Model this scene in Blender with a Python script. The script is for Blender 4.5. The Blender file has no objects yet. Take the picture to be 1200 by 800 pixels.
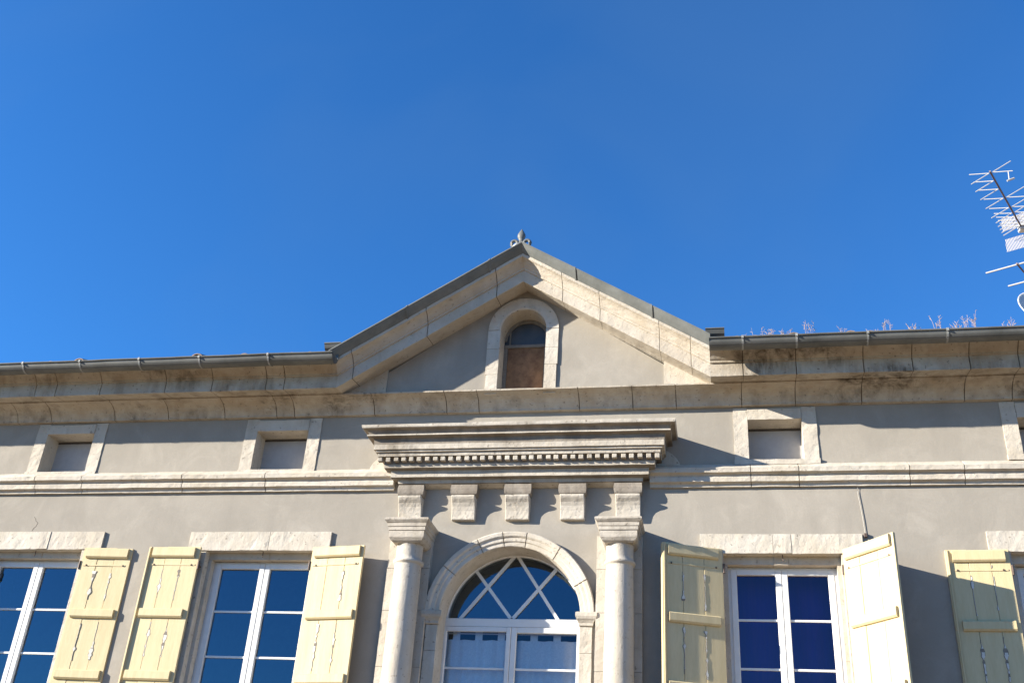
import bpy, bmesh, math, random
from mathutils import Vector, Matrix, noise
from mathutils.geometry import tessellate_polygon

random.seed(7)
scene = bpy.context.scene
R = math.radians

# ------------------------------------------------------------------ camera
cam_d = bpy.data.cameras.new("camera")
cam = bpy.data.objects.new("camera", cam_d)
scene.collection.objects.link(cam)
cr = Vector((0.98116902, 0.18331717, 0.06084546))
cu = Vector((0.03658752, -0.48570623, 0.87335606))
cf = cr.cross(cu) * -1
cu = cf.cross(cr) * -1
cam.matrix_world = Matrix(((cr.x, cu.x, -cf.x, 2.30), (cr.y, cu.y, -cf.y, -11.0),
                           (cr.z, cu.z, -cf.z, 1.60), (0, 0, 0, 1)))
cam_d.sensor_width = 36.0
cam_d.lens = 36.0 * 1220 / 1200
cam_d.clip_start = 0.05
cam_d.clip_end = 3000
scene.camera = cam

# ------------------------------------------------------------------ light
SUN = Vector((-2.2, -1.0, 0.81)).normalized()          # direction towards the sun
sun_el = math.asin(SUN.z)
sun_az = math.atan2(SUN.x, SUN.y)                      # clockwise from +Y
world = bpy.data.worlds.new("World")
scene.world = world
world.use_nodes = True
wn = world.node_tree
wn.nodes.clear()
w_out = wn.nodes.new("ShaderNodeOutputWorld")
w_bg = wn.nodes.new("ShaderNodeBackground")
w_sky = wn.nodes.new("ShaderNodeTexSky")
w_sky.sky_type = 'NISHITA'
w_sky.sun_disc = False
w_sky.sun_elevation = sun_el
w_sky.sun_rotation = sun_az
w_sky.altitude = 400
w_sky.air_density = 1.0
w_sky.dust_density = 0.0
w_sky.ozone_density = 5.0
w_bg.inputs["Strength"].default_value = 0.066
w_gam = wn.nodes.new("ShaderNodeGamma")
w_gam.inputs[1].default_value = 1.0
w_tint = wn.nodes.new("ShaderNodeMix")
w_tint.data_type = 'RGBA'
w_tint.blend_type = 'MULTIPLY'
w_tint.inputs[0].default_value = 1.0
w_tint.inputs[7].default_value = (0.43, 0.97, 1.36, 1.0)
wn.links.new(w_sky.outputs[0], w_gam.inputs[0])
wn.links.new(w_gam.outputs[0], w_tint.inputs[6])
w_tc = wn.nodes.new("ShaderNodeTexCoord")
w_mp = wn.nodes.new("ShaderNodeMapping")
w_mp.inputs["Scale"].default_value = (2.2, 3.0, 1.3)
w_nz = wn.nodes.new("ShaderNodeTexNoise")
w_nz.inputs["Scale"].default_value = 1.6
w_nz.inputs["Detail"].default_value = 6
w_nz.inputs["Distortion"].default_value = 0.8
w_mr = wn.nodes.new("ShaderNodeMapRange")
w_mr.inputs["From Min"].default_value = 0.42
w_mr.inputs["From Max"].default_value = 0.78
w_mr.inputs["To Max"].default_value = 0.11
w_cl = wn.nodes.new("ShaderNodeMix")
w_cl.data_type = 'RGBA'
w_cl.inputs[7].default_value = (0.9, 1.65, 2.7, 1.0)
wn.links.new(w_tc.outputs["Generated"], w_mp.inputs[0])
wn.links.new(w_mp.outputs[0], w_nz.inputs["Vector"])
wn.links.new(w_nz.outputs["Fac"], w_mr.inputs["Value"])
wn.links.new(w_mr.outputs[0], w_cl.inputs[0])
wn.links.new(w_tint.outputs[2], w_cl.inputs[6])
wn.links.new(w_cl.outputs[2], w_bg.inputs[0])
wn.links.new(w_bg.outputs[0], w_out.inputs[0])

sl = bpy.data.lights.new("sun", 'SUN')
sl.energy = 5.0
sl.angle = R(0.5)
sl.color = (1.0, 0.92, 0.78)
so = bpy.data.objects.new("sun", sl)
scene.collection.objects.link(so)
so.rotation_euler = (-SUN).to_track_quat('-Z', 'Y').to_euler()
so.location = SUN * 60

scene.view_settings.view_transform = 'Standard'
scene.view_settings.look = 'None'
scene.view_settings.exposure = 1.58
scene.view_settings.gamma = 1.0
scene.view_settings.use_curve_mapping = False
try:
    scene.cycles.max_bounces = 8
    scene.cycles.diffuse_bounces = 4
    scene.cycles.transparent_max_bounces = 12
except Exception:
    pass

# ------------------------------------------------------------------ materials
ALB = 0.78          # overall reflectance of the building materials


def alb(c):
    return tuple(v * ALB for v in c)


class NT:
    def __init__(self, name):
        self.m = bpy.data.materials.new(name)
        self.m.use_nodes = True
        self.t = self.m.node_tree
        self.t.nodes.clear()
        self.out = self.n("ShaderNodeOutputMaterial")
        self.tc = self.n("ShaderNodeTexCoord")

    def n(self, kind, **kw):
        x = self.t.nodes.new(kind)
        for k, v in kw.items():
            setattr(x, k, v)
        return x

    def l(self, a, b):
        self.t.links.new(a, b)

    def noise(self, scale, detail=6, rough=0.6, stretch=None, dist=0.0):
        x = self.n("ShaderNodeTexNoise")
        x.inputs["Scale"].default_value = scale
        x.inputs["Detail"].default_value = detail
        x.inputs["Roughness"].default_value = rough
        x.inputs["Distortion"].default_value = dist
        if stretch:
            mp = self.n("ShaderNodeMapping")
            mp.inputs["Scale"].default_value = stretch
            self.l(self.tc.outputs["Object"], mp.inputs[0])
            self.l(mp.outputs[0], x.inputs["Vector"])
        else:
            self.l(self.tc.outputs["Object"], x.inputs["Vector"])
        return x.outputs["Fac"]

    def ramp(self, fac, p0, p1, v0=0.0, v1=1.0):
        x = self.n("ShaderNodeMapRange")
        x.inputs["From Min"].default_value = p0
        x.inputs["From Max"].default_value = p1
        x.inputs["To Min"].default_value = v0
        x.inputs["To Max"].default_value = v1
        self.l(fac, x.inputs["Value"])
        return x.outputs["Result"]

    def math(self, op, a, b):
        x = self.n("ShaderNodeMath", operation=op)
        for i, v in enumerate((a, b)):
            if isinstance(v, (int, float)):
                x.inputs[i].default_value = v
            else:
                self.l(v, x.inputs[i])
        return x.outputs[0]

    def mix(self, fac, a, b):
        x = self.n("ShaderNodeMix", data_type='RGBA')
        for i, v in ((0, fac), (6, a), (7, b)):
            if isinstance(v, (int, float)):
                x.inputs[i].default_value = v
            elif isinstance(v, tuple):
                x.inputs[i].default_value = (*v, 1.0)
            else:
                self.l(v, x.inputs[i])
        return x.outputs[2]

    def bump(self, h, strength, dist=0.01, prev=None):
        x = self.n("ShaderNodeBump")
        x.inputs["Strength"].default_value = strength
        x.inputs["Distance"].default_value = dist
        self.l(h, x.inputs["Height"])
        if prev is not None:
            self.l(prev, x.inputs["Normal"])
        return x.outputs[0]

    def principled(self, col, rough=0.85, metal=0.0, normal=None, spec=0.3):
        p = self.n("ShaderNodeBsdfPrincipled")
        if isinstance(col, tuple):
            p.inputs["Base Color"].default_value = (*col, 1)
        else:
            self.l(col, p.inputs["Base Color"])
        if isinstance(rough, (int, float)):
            p.inputs["Roughness"].default_value = rough
        else:
            self.l(rough, p.inputs["Roughness"])
        p.inputs["Metallic"].default_value = metal
        p.inputs["Specular IOR Level"].default_value = spec
        if normal is not None:
            self.l(normal, p.inputs["Normal"])
        self.l(p.outputs[0], self.out.inputs[0])
        return self.m


def stone_mat(name, base, dark, stain, stain_amt, streak=0.35, spots=0.5, crust_shade=0.0):
    base, dark, stain = alb(base), alb(dark), alb(stain)
    k = NT(name)
    big = k.noise(1.3, 7, 0.62)
    mid = k.noise(7.0, 8, 0.65)
    fine = k.noise(38.0, 6, 0.7)
    c = k.mix(k.ramp(mid, 0.35, 0.72, 0, 0.75), base, dark)
    st = k.noise(1.0, 6, 0.6, stretch=(5.5, 5.5, 0.9))
    c = k.mix(k.ramp(st, 0.52, 0.74, 0, streak), c, tuple(v * 0.45 for v in dark))
    blot = k.noise(1.7, 5, 0.6, dist=0.6)
    c = k.mix(k.ramp(blot, 0.46, 0.68, 0, stain_amt), c, stain)
    pit = k.noise(26.0, 3, 0.5)
    c = k.mix(k.ramp(pit, 0.63, 0.72, 0, spots), c, (0.10, 0.085, 0.07))
    c = k.mix(k.ramp(fine, 0.3, 0.75, 0.0, 0.28), c, tuple(v * 0.7 for v in base))
    at = k.n("ShaderNodeAttribute", attribute_name="tone")
    c = k.mix(k.ramp(at.outputs["Fac"], 0.0, 1.0, 0.0, 0.42), c, tuple(v * f for v, f in zip(dark, (0.92, 0.88, 0.84))))
    lich = k.noise(5.0, 6, 0.7, dist=0.4)
    c = k.mix(k.ramp(lich, 0.66, 0.74, 0, 0.45 * spots), c, (0.13, 0.12, 0.11))
    if crust_shade:
        cx = k.noise(1.0, 4, 0.55, stretch=(1.15, 1.15, 1.9))
        cd = k.noise(1.0, 7, 0.7, stretch=(9, 9, 2.2), dist=0.5)
        f = k.math('MULTIPLY', k.ramp(cx, 0.50, 0.66, 0, 1), k.ramp(cd, 0.40, 0.66, 0, crust_shade))
        c = k.mix(f, c, (0.055, 0.040, 0.026))
        lt = k.noise(3.3, 8, 0.7, dist=0.3)
        c = k.mix(k.ramp(lt, 0.52, 0.70, 0, 0.4), c, (0.50, 0.47, 0.42))
    nrm = k.bump(mid, 0.4, 0.02)
    nrm = k.bump(fine, 0.5, 0.008, nrm)
    nrm = k.bump(pit, 0.25, 0.006, nrm)
    return k.principled(c, 0.9, 0, nrm, 0.2)


def plaster_mat(name, a, b):
    a, b = alb(a), alb(b)
    k = NT(name)
    big = k.noise(0.55, 6, 0.6)
    mid = k.noise(3.5, 8, 0.65, dist=0.3)
    fine = k.noise(120.0, 4, 0.6)
    grain = k.noise(45.0, 6, 0.7)
    c = k.mix(k.ramp(big, 0.35, 0.68), a, b)
    c = k.mix(k.ramp(mid, 0.4, 0.75, 0, 0.5), c, tuple(v * 0.82 for v in a))
    lite = k.noise(2.0, 7, 0.7, dist=0.8)
    c = k.mix(k.ramp(lite, 0.48, 0.70, 0, 0.5), c, tuple(min(1, v * 1.2) for v in a))
    pat = k.noise(0.8, 3, 0.45, dist=1.5)
    c = k.mix(k.ramp(pat, 0.50, 0.58, 0, 0.26), c, tuple(v * 0.86 for v in b))
    st = k.noise(1.0, 5, 0.6, stretch=(3.0, 3.0, 0.35))
    c = k.mix(k.ramp(st, 0.50, 0.72, 0, 0.42), c, tuple(v * 0.72 for v in a))
    c = k.mix(k.ramp(grain, 0.35, 0.75, 0, 0.22), c, tuple(v * 0.75 for v in b))
    nrm = k.bump(mid, 0.22, 0.02)
    nrm = k.bump(fine, 0.3, 0.003, nrm)
    nrm = k.bump(grain, 0.2, 0.004, nrm)
    return k.principled(c, 0.95, 0, nrm, 0.15)


def simple_mat(name, a, b=None, rough=0.6, metal=0.0, scale=6.0, bump=0.1, spec=0.35, stretch=None):
    k = NT(name)
    b = alb(b or tuple(v * 0.8 for v in a))
    a = alb(a)
    f = k.noise(scale, 7, 0.65, stretch=stretch)
    g = k.noise(scale * 7, 5, 0.6, stretch=stretch)
    c = k.mix(k.ramp(f, 0.38, 0.7), a, b)
    c = k.mix(k.ramp(g, 0.4, 0.75, 0, 0.2), c, tuple(v * 0.7 for v in b))
    r = k.ramp(f, 0.3, 0.7, rough - 0.08, rough + 0.08)
    nrm = k.bump(g, bump, 0.004)
    return k.principled(c, r, metal, nrm, spec)


def glass_mat(name, tint, gain, refl=(0.66, 0.82, 1.0)):
    k = NT(name)
    fr = k.n("ShaderNodeFresnel")
    fr.inputs["IOR"].default_value = 1.5
    fac = k.math('MINIMUM', k.math('MULTIPLY', fr.outputs[0], gain), 1.0)
    wav = k.noise(0.9, 2, 0.4)
    nb = k.bump(wav, 0.02, 0.02)
    g = k.n("ShaderNodeBsdfGlossy")
    g.inputs["Roughness"].default_value = 0.015
    g.inputs["Color"].default_value = (*refl, 1)
    k.l(nb, g.inputs["Normal"])
    t = k.n("ShaderNodeBsdfTransparent")
    t.inputs["Color"].default_value = (*tint, 1)
    mx = k.n("ShaderNodeMixShader")
    k.l(fac, mx.inputs[0])
    k.l(t.outputs[0], mx.inputs[1])
    k.l(g.outputs[0], mx.inputs[2])
    k.l(mx.outputs[0], k.out.inputs[0])
    return k.m


M = {}
M['wall'] = plaster_mat('grey_render', (0.41, 0.375, 0.325), (0.35, 0.32, 0.275))
M['stone'] = stone_mat('pale_limestone', (0.69, 0.64, 0.56), (0.54, 0.49, 0.415), (0.50, 0.41, 0.28), 0.42, 0.5, 0.7)
M['cornice'] = stone_mat('weathered_limestone', (0.64, 0.585, 0.50), (0.44, 0.385, 0.31), (0.36, 0.25, 0.14), 0.5, 0.7, 0.75, 0.92)
M['rake'] = stone_mat('raking_limestone', (0.66, 0.61, 0.53), (0.52, 0.46, 0.38), (0.46, 0.36, 0.23), 0.4, 0.4, 0.55)
M['frieze'] = stone_mat('grimy_limestone', (0.68, 0.63, 0.55), (0.48, 0.43, 0.36), (0.30, 0.25, 0.18), 0.6, 0.7, 0.9, 0.55)
M['crust_shade'] = stone_mat('crusted_shade_limestone', (0.40, 0.355, 0.30), (0.20, 0.17, 0.14), (0.15, 0.12, 0.09), 0.6, 0.6, 0.6)  # crusted stone, darkened further to paint in shade under the mouldings
M['joint'] = simple_mat('dark_joint', (0.10, 0.08, 0.06), (0.16, 0.12, 0.08), 0.95)
M['pale_joint'] = simple_mat('pale_joint', (0.34, 0.29, 0.22), (0.22, 0.18, 0.14), 0.95)
M['near_black'] = simple_mat('near_black_strip', (0.07, 0.06, 0.055), (0.16, 0.14, 0.12), 0.95, scale=9)
M['zinc'] = simple_mat('zinc', (0.165, 0.17, 0.165), (0.10, 0.105, 0.10), 0.55, 0.0, 3.0, 0.05, 0.35)
M['bracket'] = simple_mat('bracket_zinc', (0.36, 0.365, 0.36), (0.26, 0.27, 0.265), 0.6)
M['zinc_edge'] = simple_mat('zinc_edge', (0.21, 0.22, 0.215), (0.13, 0.14, 0.135), 0.65, 0.0, 3.0, 0.05, 0.25)
M['zinc_pale'] = simple_mat('zinc_pale', (0.55, 0.56, 0.55), (0.44, 0.46, 0.46), 0.5, 0.3, 5.0, 0.05, 0.5)
M['pvc'] = simple_mat('white_frame', (0.80, 0.80, 0.79), (0.74, 0.74, 0.73), 0.4, 0, 2.0, 0.02, 0.45)
M['paint'] = simple_mat('cream_paint', (0.70, 0.58, 0.345), (0.62, 0.505, 0.29), 0.6, 0, 4.0, 0.3, 0.3, stretch=(4, 4, 0.5))
M['flake'] = simple_mat('flaked_paint', (0.78, 0.76, 0.70), (0.60, 0.57, 0.50), 0.8, 0, 30.0, 0.3)
M['oldwood'] = simple_mat('bare_grey_wood', (0.20, 0.175, 0.15), (0.32, 0.28, 0.23), 0.9, 0, 25.0, 0.4)
M['iron'] = simple_mat('iron', (0.16, 0.12, 0.10), (0.10, 0.07, 0.06), 0.7, 0.3, 20.0)
M['board'] = simple_mat('grey_board', (0.47, 0.46, 0.46), (0.40, 0.39, 0.39), 0.8, 0, 2.5, 0.1)
M['rust'] = simple_mat('brown_board', (0.34, 0.19, 0.10), (0.17, 0.09, 0.055), 0.9, 0, 11.0, 0.6)
M['oldpane'] = simple_mat('dusty_pane', (0.05, 0.055, 0.06), (0.09, 0.09, 0.09), 0.4, 0, 5.0, 0.05, 0.5)
M['glass'] = glass_mat('window_glass', (0.62, 0.68, 0.76), 3.0)
M['glass_dim'] = glass_mat('tinted_window_glass', (0.62, 0.62, 0.80), 1.7, (0.85, 0.70, 1.0))
M['glass_clear'] = glass_mat('clear_window_glass', (0.92, 0.95, 0.98), 1.3)
M['room'] = simple_mat('dark_room', (0.10, 0.10, 0.11), None, 0.9)
M['lace'] = simple_mat('white_lace', (1.0, 1.0, 1.0), (0.80, 0.82, 0.86), 0.9, 0, 60.0, 0.4)
M['violet'] = simple_mat('violet_cloth', (0.105, 0.065, 0.36), (0.17, 0.09, 0.33), 0.9, 0, 3.0, 0.2, stretch=(6, 6, 0.3))
M['tile'] = simple_mat('clay_tile', (0.36, 0.24, 0.17), (0.26, 0.20, 0.15), 0.9, 0, 5.0, 0.4)
M['weed'] = simple_mat('dry_stalk', (0.44, 0.36, 0.30), (0.40, 0.29, 0.26), 0.9, 0, 8.0)
M['alu'] = simple_mat('aluminium', (0.66, 0.66, 0.65), (0.55, 0.55, 0.54), 0.4, 0.35, 9.0, 0.02)
M['boom'] = simple_mat('brown_boom', (0.20, 0.15, 0.15), None, 0.6)
M['dish'] = simple_mat('dish_enamel', (0.70, 0.69, 0.66), (0.62, 0.61, 0.58), 0.5)
M['cable'] = simple_mat('pale_cable', (0.55, 0.52, 0.47), None, 0.6)
M['ground'] = simple_mat('pale_gravel', (0.29, 0.205, 0.12), (0.23, 0.16, 0.09), 0.95, 0, 1.2, 0.4)


def mesh_grid_mat():
    k = NT('wire_mesh')
    w = k.n("ShaderNodeTexWave")
    w.inputs["Scale"].default_value = 18
    k.l(k.tc.outputs["Object"], w.inputs[0])
    p = k.n("ShaderNodeBsdfPrincipled")
    p.inputs["Base Color"].default_value = (0.32, 0.31, 0.30, 1)
    t = k.n("ShaderNodeBsdfTransparent")
    mx = k.n("ShaderNodeMixShader")
    k.l(k.ramp(w.outputs["Fac"], 0.62, 0.8), mx.inputs[0])
    k.l(t.outputs[0], mx.inputs[1])
    k.l(p.outputs[0], mx.inputs[2])
    k.l(mx.outputs[0], k.out.inputs[0])
    return k.m


# ------------------------------------------------------------------ mesh builder
class MB:
    def __init__(self):
        self.bm = bmesh.new()
        self.lay = self.bm.faces.layers.float.new("tone")
        self.tone = random.random()

    def face(self, pts, mi=0):
        vs = [self.bm.verts.new(p) for p in pts]
        try:
            f = self.bm.faces.new(vs)
            f.material_index = mi
            f[self.lay] = self.tone
        except ValueError:
            pass

    def hexa(self, p, mi=0):
        """p: 8 points, bottom ring 0-3 then top ring 4-7"""
        v = [self.bm.verts.new(q) for q in p]
        for idx in ((0, 3, 2, 1), (4, 5, 6, 7), (0, 1, 5, 4), (1, 2, 6, 5), (2, 3, 7, 6), (3, 0, 4, 7)):
            f = self.bm.faces.new([v[i] for i in idx])
            f.material_index = mi
            f[self.lay] = self.tone

    def box(self, x0, x1, y0, y1, z0, z1, mi=0):
        self.tone = random.random()
        self.hexa([(x0, y0, z0), (x1, y0, z0), (x1, y1, z0), (x0, y1, z0),
                   (x0, y0, z1), (x1, y0, z1), (x1, y1, z1), (x0, y1, z1)], mi)

    def rings(self, rings, mi=0, close=True, cap=True, mis=None, tones=None):
        vr = [[self.bm.verts.new(p) for p in r] for r in rings]
        n = len(vr[0])
        for i in range(len(vr) - 1):
            for j in range(n if close else n - 1):
                k = (j + 1) % n
                f = self.bm.faces.new((vr[i][j], vr[i][k], vr[i + 1][k], vr[i + 1][j]))
                f.material_index = mis[i] if mis else mi
                f[self.lay] = tones[i] if tones else self.tone
        if cap:
            for r in (vr[0], vr[-1]):
                try:
                    f = self.bm.faces.new(r)
                    f.material_index = mi
                except ValueError:
                    pass

    def tube(self, pts, r, seg=8, mi=0):
        pts = [Vector(p) for p in pts]
        rings = []
        for i, p in enumerate(pts):
            a = pts[max(i - 1, 0)]
            b = pts[min(i + 1, len(pts) - 1)]
            t = (b - a).normalized()
            u = t.cross(Vector((0, 0, 1)))
            if u.length < 1e-3:
                u = t.cross(Vector((1, 0, 0)))
            u.normalize()
            v = t.cross(u)
            rr = r[i] if isinstance(r, (list, tuple)) else r
            rings.append([p + (u * math.cos(2 * math.pi * s / seg) + v * math.sin(2 * math.pi * s / seg)) * rr for s in range(seg)])
        self.rings(rings, mi)

    def build(self, name, mats, parent=None, bevel=0.0, smooth=False, label=None, jit=0.0, keep=False, rough=0.0):
        bm = self.bm
        bmesh.ops.remove_doubles(bm, verts=bm.verts, dist=1e-5)
        if not keep:
            bmesh.ops.recalc_face_normals(bm, faces=bm.faces)
        if bevel:
            es = [e for e in bm.edges if len(e.link_faces) == 2 and e.calc_face_angle(0) > 0.5]
            bmesh.ops.bevel(bm, geom=es, offset=bevel, segments=1, affect='EDGES', profile=0.6)
        if rough:
            for _ in range(3):
                es = [e for e in bm.edges if e.calc_length() > 0.085]
                if not es:
                    break
                bmesh.ops.subdivide_edges(bm, edges=es, cuts=1 if _ else 2, use_grid_fill=True)
            for v in bm.verts:
                n1 = noise.noise_vector(v.co * 9.0)
                n2 = noise.noise_vector(v.co * 31.0)
                chip = max(0.0, noise.noise(v.co * 13.0) - 0.42) * 3.0
                off = (Vector(n1) * 0.6 + Vector(n2) * 0.7) * rough
                v.co += Vector((off.x, off.y + chip * rough, off.z))
        if jit:
            for v in bm.verts:
                v.co += Vector(noise.noise_vector(v.co * 6)) * jit
        me = bpy.data.meshes.new(name)
        bm.to_mesh(me)
        bm.free()
        if not isinstance(mats, (list, tuple)):
            mats = [mats]
        for m in mats:
            me.materials.append(m)
        if smooth:
            for p in me.polygons:
                p.use_smooth = True
        o = bpy.data.objects.new(name, me)
        scene.collection.objects.link(o)
        if parent is not None:
            o.parent = parent
        if label:
            o["label"] = label
        return o


def empty(name, loc, label, cat, group=None):
    o = bpy.data.objects.new(name, None)
    o.empty_display_size = 0.2
    scene.collection.objects.link(o)
    o.location = loc
    o["label"] = label
    o["category"] = cat
    if group:
        o["group"] = group
    return o


def tag(o, label, cat, group=None, kind=None):
    if label:
        o["label"] = label
    if cat:
        o["category"] = cat
    if group:
        o["group"] = group
    if kind:
        o["kind"] = kind
    return o


def nz(x, k, a):
    return a * (noise.noise(Vector((x * 2.7, k * 5.13, 1.7))) + 0.7 * noise.noise(Vector((x * 15.0, k * 3.3, 4.1))))


def stations(x0, x1, joints, step=0.06):
    xs = []
    n = max(2, int((x1 - x0) / step))
    js = [j for j in joints if x0 + 0.03 < j < x1 - 0.03]
    for i in range(n + 1):
        x = x0 + (x1 - x0) * i / n
        if all(abs(x - j) > 0.014 for j in js):
            xs.append((x, 0.0))
    for j in js:
        xs += [(j - 0.006, 0.0), (j - 0.003, 1.0), (j + 0.003, 1.0), (j + 0.006, 0.0)]
    return sorted(xs)


def sweep(prof, x0, x1, zf, joints=(), amp=0.003, seed=0, deep=0.014, back=0.05):
    """moulding: prof = [(outward, z)] bottom to top, run along x with height shift zf(x)"""
    mb = MB()
    st = stations(x0, x1, joints)
    rings, mis, tones = [], [], []
    for i, (x, g) in enumerate(st):
        ring = [(x, back, prof[0][1] + zf(x))]
        blk = sum(1 for j in joints if j < x)
        bo = 0.0025 * math.sin(blk * 12.9898 + seed)
        for k, (d, z) in enumerate(prof):
            dd = d + nz(x, k + seed * 17, amp) + bo - g * deep
            zz = z + nz(x, k + 50 + seed * 17, amp * 0.8) + zf(x)
            ring.append((x, -max(dd, -0.02), zz))
        ring.append((x, back, prof[-1][1] + zf(x)))
        rings.append(ring)
        if i < len(st) - 1:
            mis.append(1 if (g > 0 and st[i + 1][1] > 0) else 0)
            tones.append((math.sin(blk * 78.233 + seed * 3.7) * 43758.5453) % 1.0)
    mb.rings(rings, 0, True, True, mis, tones)
    return mb


XC = 0.057
house = empty('house', (0, 0, 0), 'grey rendered two storey house with pale stone pediment, arched middle window and cream shutters', 'house')

# ------------------------------------------------------------------ ground
g = MB()
g.face([(-600, -600, 0), (600, -600, 0), (600, 600, 0), (-600, 600, 0)])
o = g.build('ground', M['ground'])
tag(o, None, None, None, 'structure')

# ------------------------------------------------------------------ facade wall
ARCH_C, ARCH_Z, ARCH_R = 0.035, 4.42, 0.775
WIN = {'w1': (-6.57, -5.25), 'w2': (-3.632, -2.26), 'w3': (2.32, 3.53), 'w4': (5.18, 6.42)}
WZ0, WZ1 = 2.95, 5.155
WTOP = {'w1': 5.16, 'w2': 5.152, 'w3': 5.127, 'w4': 5.152}
ATT = {'a1': (-6.18, -5.515, 6.168), 'a2': (-3.28, -2.61, 6.158), 'a3': (2.645, 3.24, 6.195), 'a4': (5.48, 6.12, 6.21)}
ATT_TOP = {'a1': 6.69, 'a2': 6.67, 'a3': 6.68, 'a4': 6.64}
outer = [(-9, 0), (9, 0), (9, 7.2), (2.3, 7.2), (XC, 8.62), (-2.2, 7.2), (-9, 7.2)]
holes = []
for k, (a, b) in WIN.items():
    holes.append([(a, WZ0), (a, WTOP[k]), (b, WTOP[k]), (b, WZ0)])
for k, (a, b, z) in ATT.items():
    holes.append([(a, z - 0.05), (a, ATT_TOP[k]), (b, ATT_TOP[k]), (b, z - 0.05)])
arch_hole = [(ARCH_C - ARCH_R, 2.55)] + [(ARCH_C - ARCH_R * math.cos(t), ARCH_Z + ARCH_R * math.sin(t))
             for t in [math.pi * i / 28 for i in range(29)]] + [(ARCH_C + ARCH_R, 2.55)]
holes.append(arch_hole)
PC, PZ, PR = 0.040, 7.862, 0.282
TY = -0.20
def round_hole(r, z0):
    return [(PC - r, z0)] + [(PC - r * math.cos(t), PZ + r * math.sin(t)) for t in [math.pi * i / 20 for i in range(21)]] + [(PC + r, z0)]
ped_hole = round_hole(PR + 0.03, 7.02)
holes.append(ped_hole)
mb = MB()
polys = [[Vector((x, 0, z)) for x, z in p] for p in [outer] + holes]
flat = [p for q in polys for p in q]
vs = [mb.bm.verts.new(p) for p in flat]
for t in tessellate_polygon(polys):
    try:
        mb.bm.faces.new([vs[i] for i in t])
    except ValueError:
        pass
for h in holes:
    n = len(h)
    for i in range(n):
        a, b = h[i], h[(i + 1) % n]
        mb.face([(a[0], 0, a[1]), (b[0], 0, b[1]), (b[0], 0.45, b[1]), (a[0], 0.45, a[1])], 1)
# gable side and rear walls
mb.box(-9, -8.7, 0.002, 9, 0, 7.25)
mb.box(8.7, 9, 0.002, 9, 0, 7.25)
mb.box(-8.7, 8.7, 8.7, 9, 0, 7.25)
mb.build('wall', [M['wall'], M['stone']], house)
# tympanum, standing forward of the wall over the bed moulding
tp = [(-2.1, 7.0), (2.2, 7.0), (XC, 8.47)]
th = round_hole(PR, 7.05)
mb = MB()
polys = [[Vector((x, TY, z)) for x, z in p] for p in (tp, th)]
vs = [mb.bm.verts.new(p) for q in polys for p in q]
for t in tessellate_polygon(polys):
    mb.bm.faces.new([vs[i] for i in t])
for i in range(len(th)):
    a, b = th[i], th[(i + 1) % len(th)]
    mb.face([(a[0], TY, a[1]), (b[0], TY, b[1]), (b[0], 0.12, b[1]), (a[0], 0.12, a[1])], 1)
mb.build('tympanum', [M['wall'], M['stone']], house)
# dim rooms behind the glass
mb = MB()
x0, x1, y0, y1, z0, z1 = -8.6, 8.6, 0.46, 3.4, 2.4, 5.9
for q in ([(x0, y1, z0), (x1, y1, z0), (x1, y1, z1), (x0, y1, z1)], [(x0, y0, z0), (x1, y0, z0), (x1, y1, z0), (x0, y1, z0)],
          [(x0, y0, z1), (x1, y0, z1), (x1, y1, z1), (x0, y1, z1)], [(x0, y0, z0), (x0, y1, z0), (x0, y1, z1), (x0, y0, z1)],
          [(x1, y0, z0), (x1, y1, z0), (x1, y1, z1), (x1, y0, z1)]):
    mb.face(q)
for xx in (-4.4, -1.6, 1.6, 4.4):
    mb.box(xx - 0.05, xx + 0.05, y0 + 0.01, y1 - 0.01, z0 + 0.01, z1 - 0.01)
mb.build('room', M['room'], house)

# ------------------------------------------------------------------ main cornice
bed = [(0.0, 6.843), (0.056, 6.845), (0.060, 6.868), (0.074, 6.893), (0.098, 6.926), (0.134, 6.962), (0.178, 6.989),
       (0.230, 7.006), (0.262, 7.011), (0.276, 7.013), (0.278, 7.030)]
MR = 2.2
ML, MRr = XC - MR, XC + MR
RAKE = 0.626
ZB = 7.0
corona = [(0.26, 7.034), (0.47, 7.006), (0.486, 6.998), (0.491, 7.002), (0.493, 7.158), (0.512, 7.163), (0.515, 7.184), (0.53, 7.196), (0.55, 7.22),
          (0.575, 7.243), (0.603, 7.260), (0.625, 7.267), (0.642, 7.270), (0.645, 7.308)]
bed_j = [-7.6, -6.643, -6.156, -5.25, -4.504, -3.736, -3.045, -2.81, -1.776, -0.869, -0.472, 0.734, 1.359, 1.856, 2.593, 3.183, 3.898, 4.975, 5.463, 6.6]
sweep(bed, -9.0, 9.0, lambda x: 0, bed_j, 0.003, 1).build('bed_moulding', [M['cornice'], M['joint']], house)
up_l = [-7.0, -6.178, -5.888, -5.264, -4.38, -3.757, -3.049, -2.814]
up_r = [2.614, 3.187, 3.897, 4.402, 4.983, 5.472, 6.3, 7.2]
sweep(corona, -9.0, ML, lambda x: 0, up_l, 0.0035, 2).build('cornice', [M['cornice'], M['joint']], house,
      label='stained stone eaves cornice left of the pediment')
sweep(corona, MRr, 9.0, lambda x: 0, up_r, 0.0035, 3).build('cornice', [M['cornice'], M['joint']], house,
      label='stained stone eaves cornice right of the pediment')
zr = lambda x: RAKE * (MR - abs(x - XC))
sweep(corona, ML, XC, zr, [-1.956, -1.087, -0.265], 0.004, 4).build('raking_cornice', [M['rake'], M['joint']], house,
      label='left raking stone cornice of the pediment, in shade')
sweep(corona, XC, MRr, zr, [0.55, 1.006, 1.70, 2.05], 0.005, 5, 0.006).build('raking_cornice', [M['rake'], M['pale_joint']], house,
      label='right raking stone cornice of the pediment, sunlit')
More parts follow.
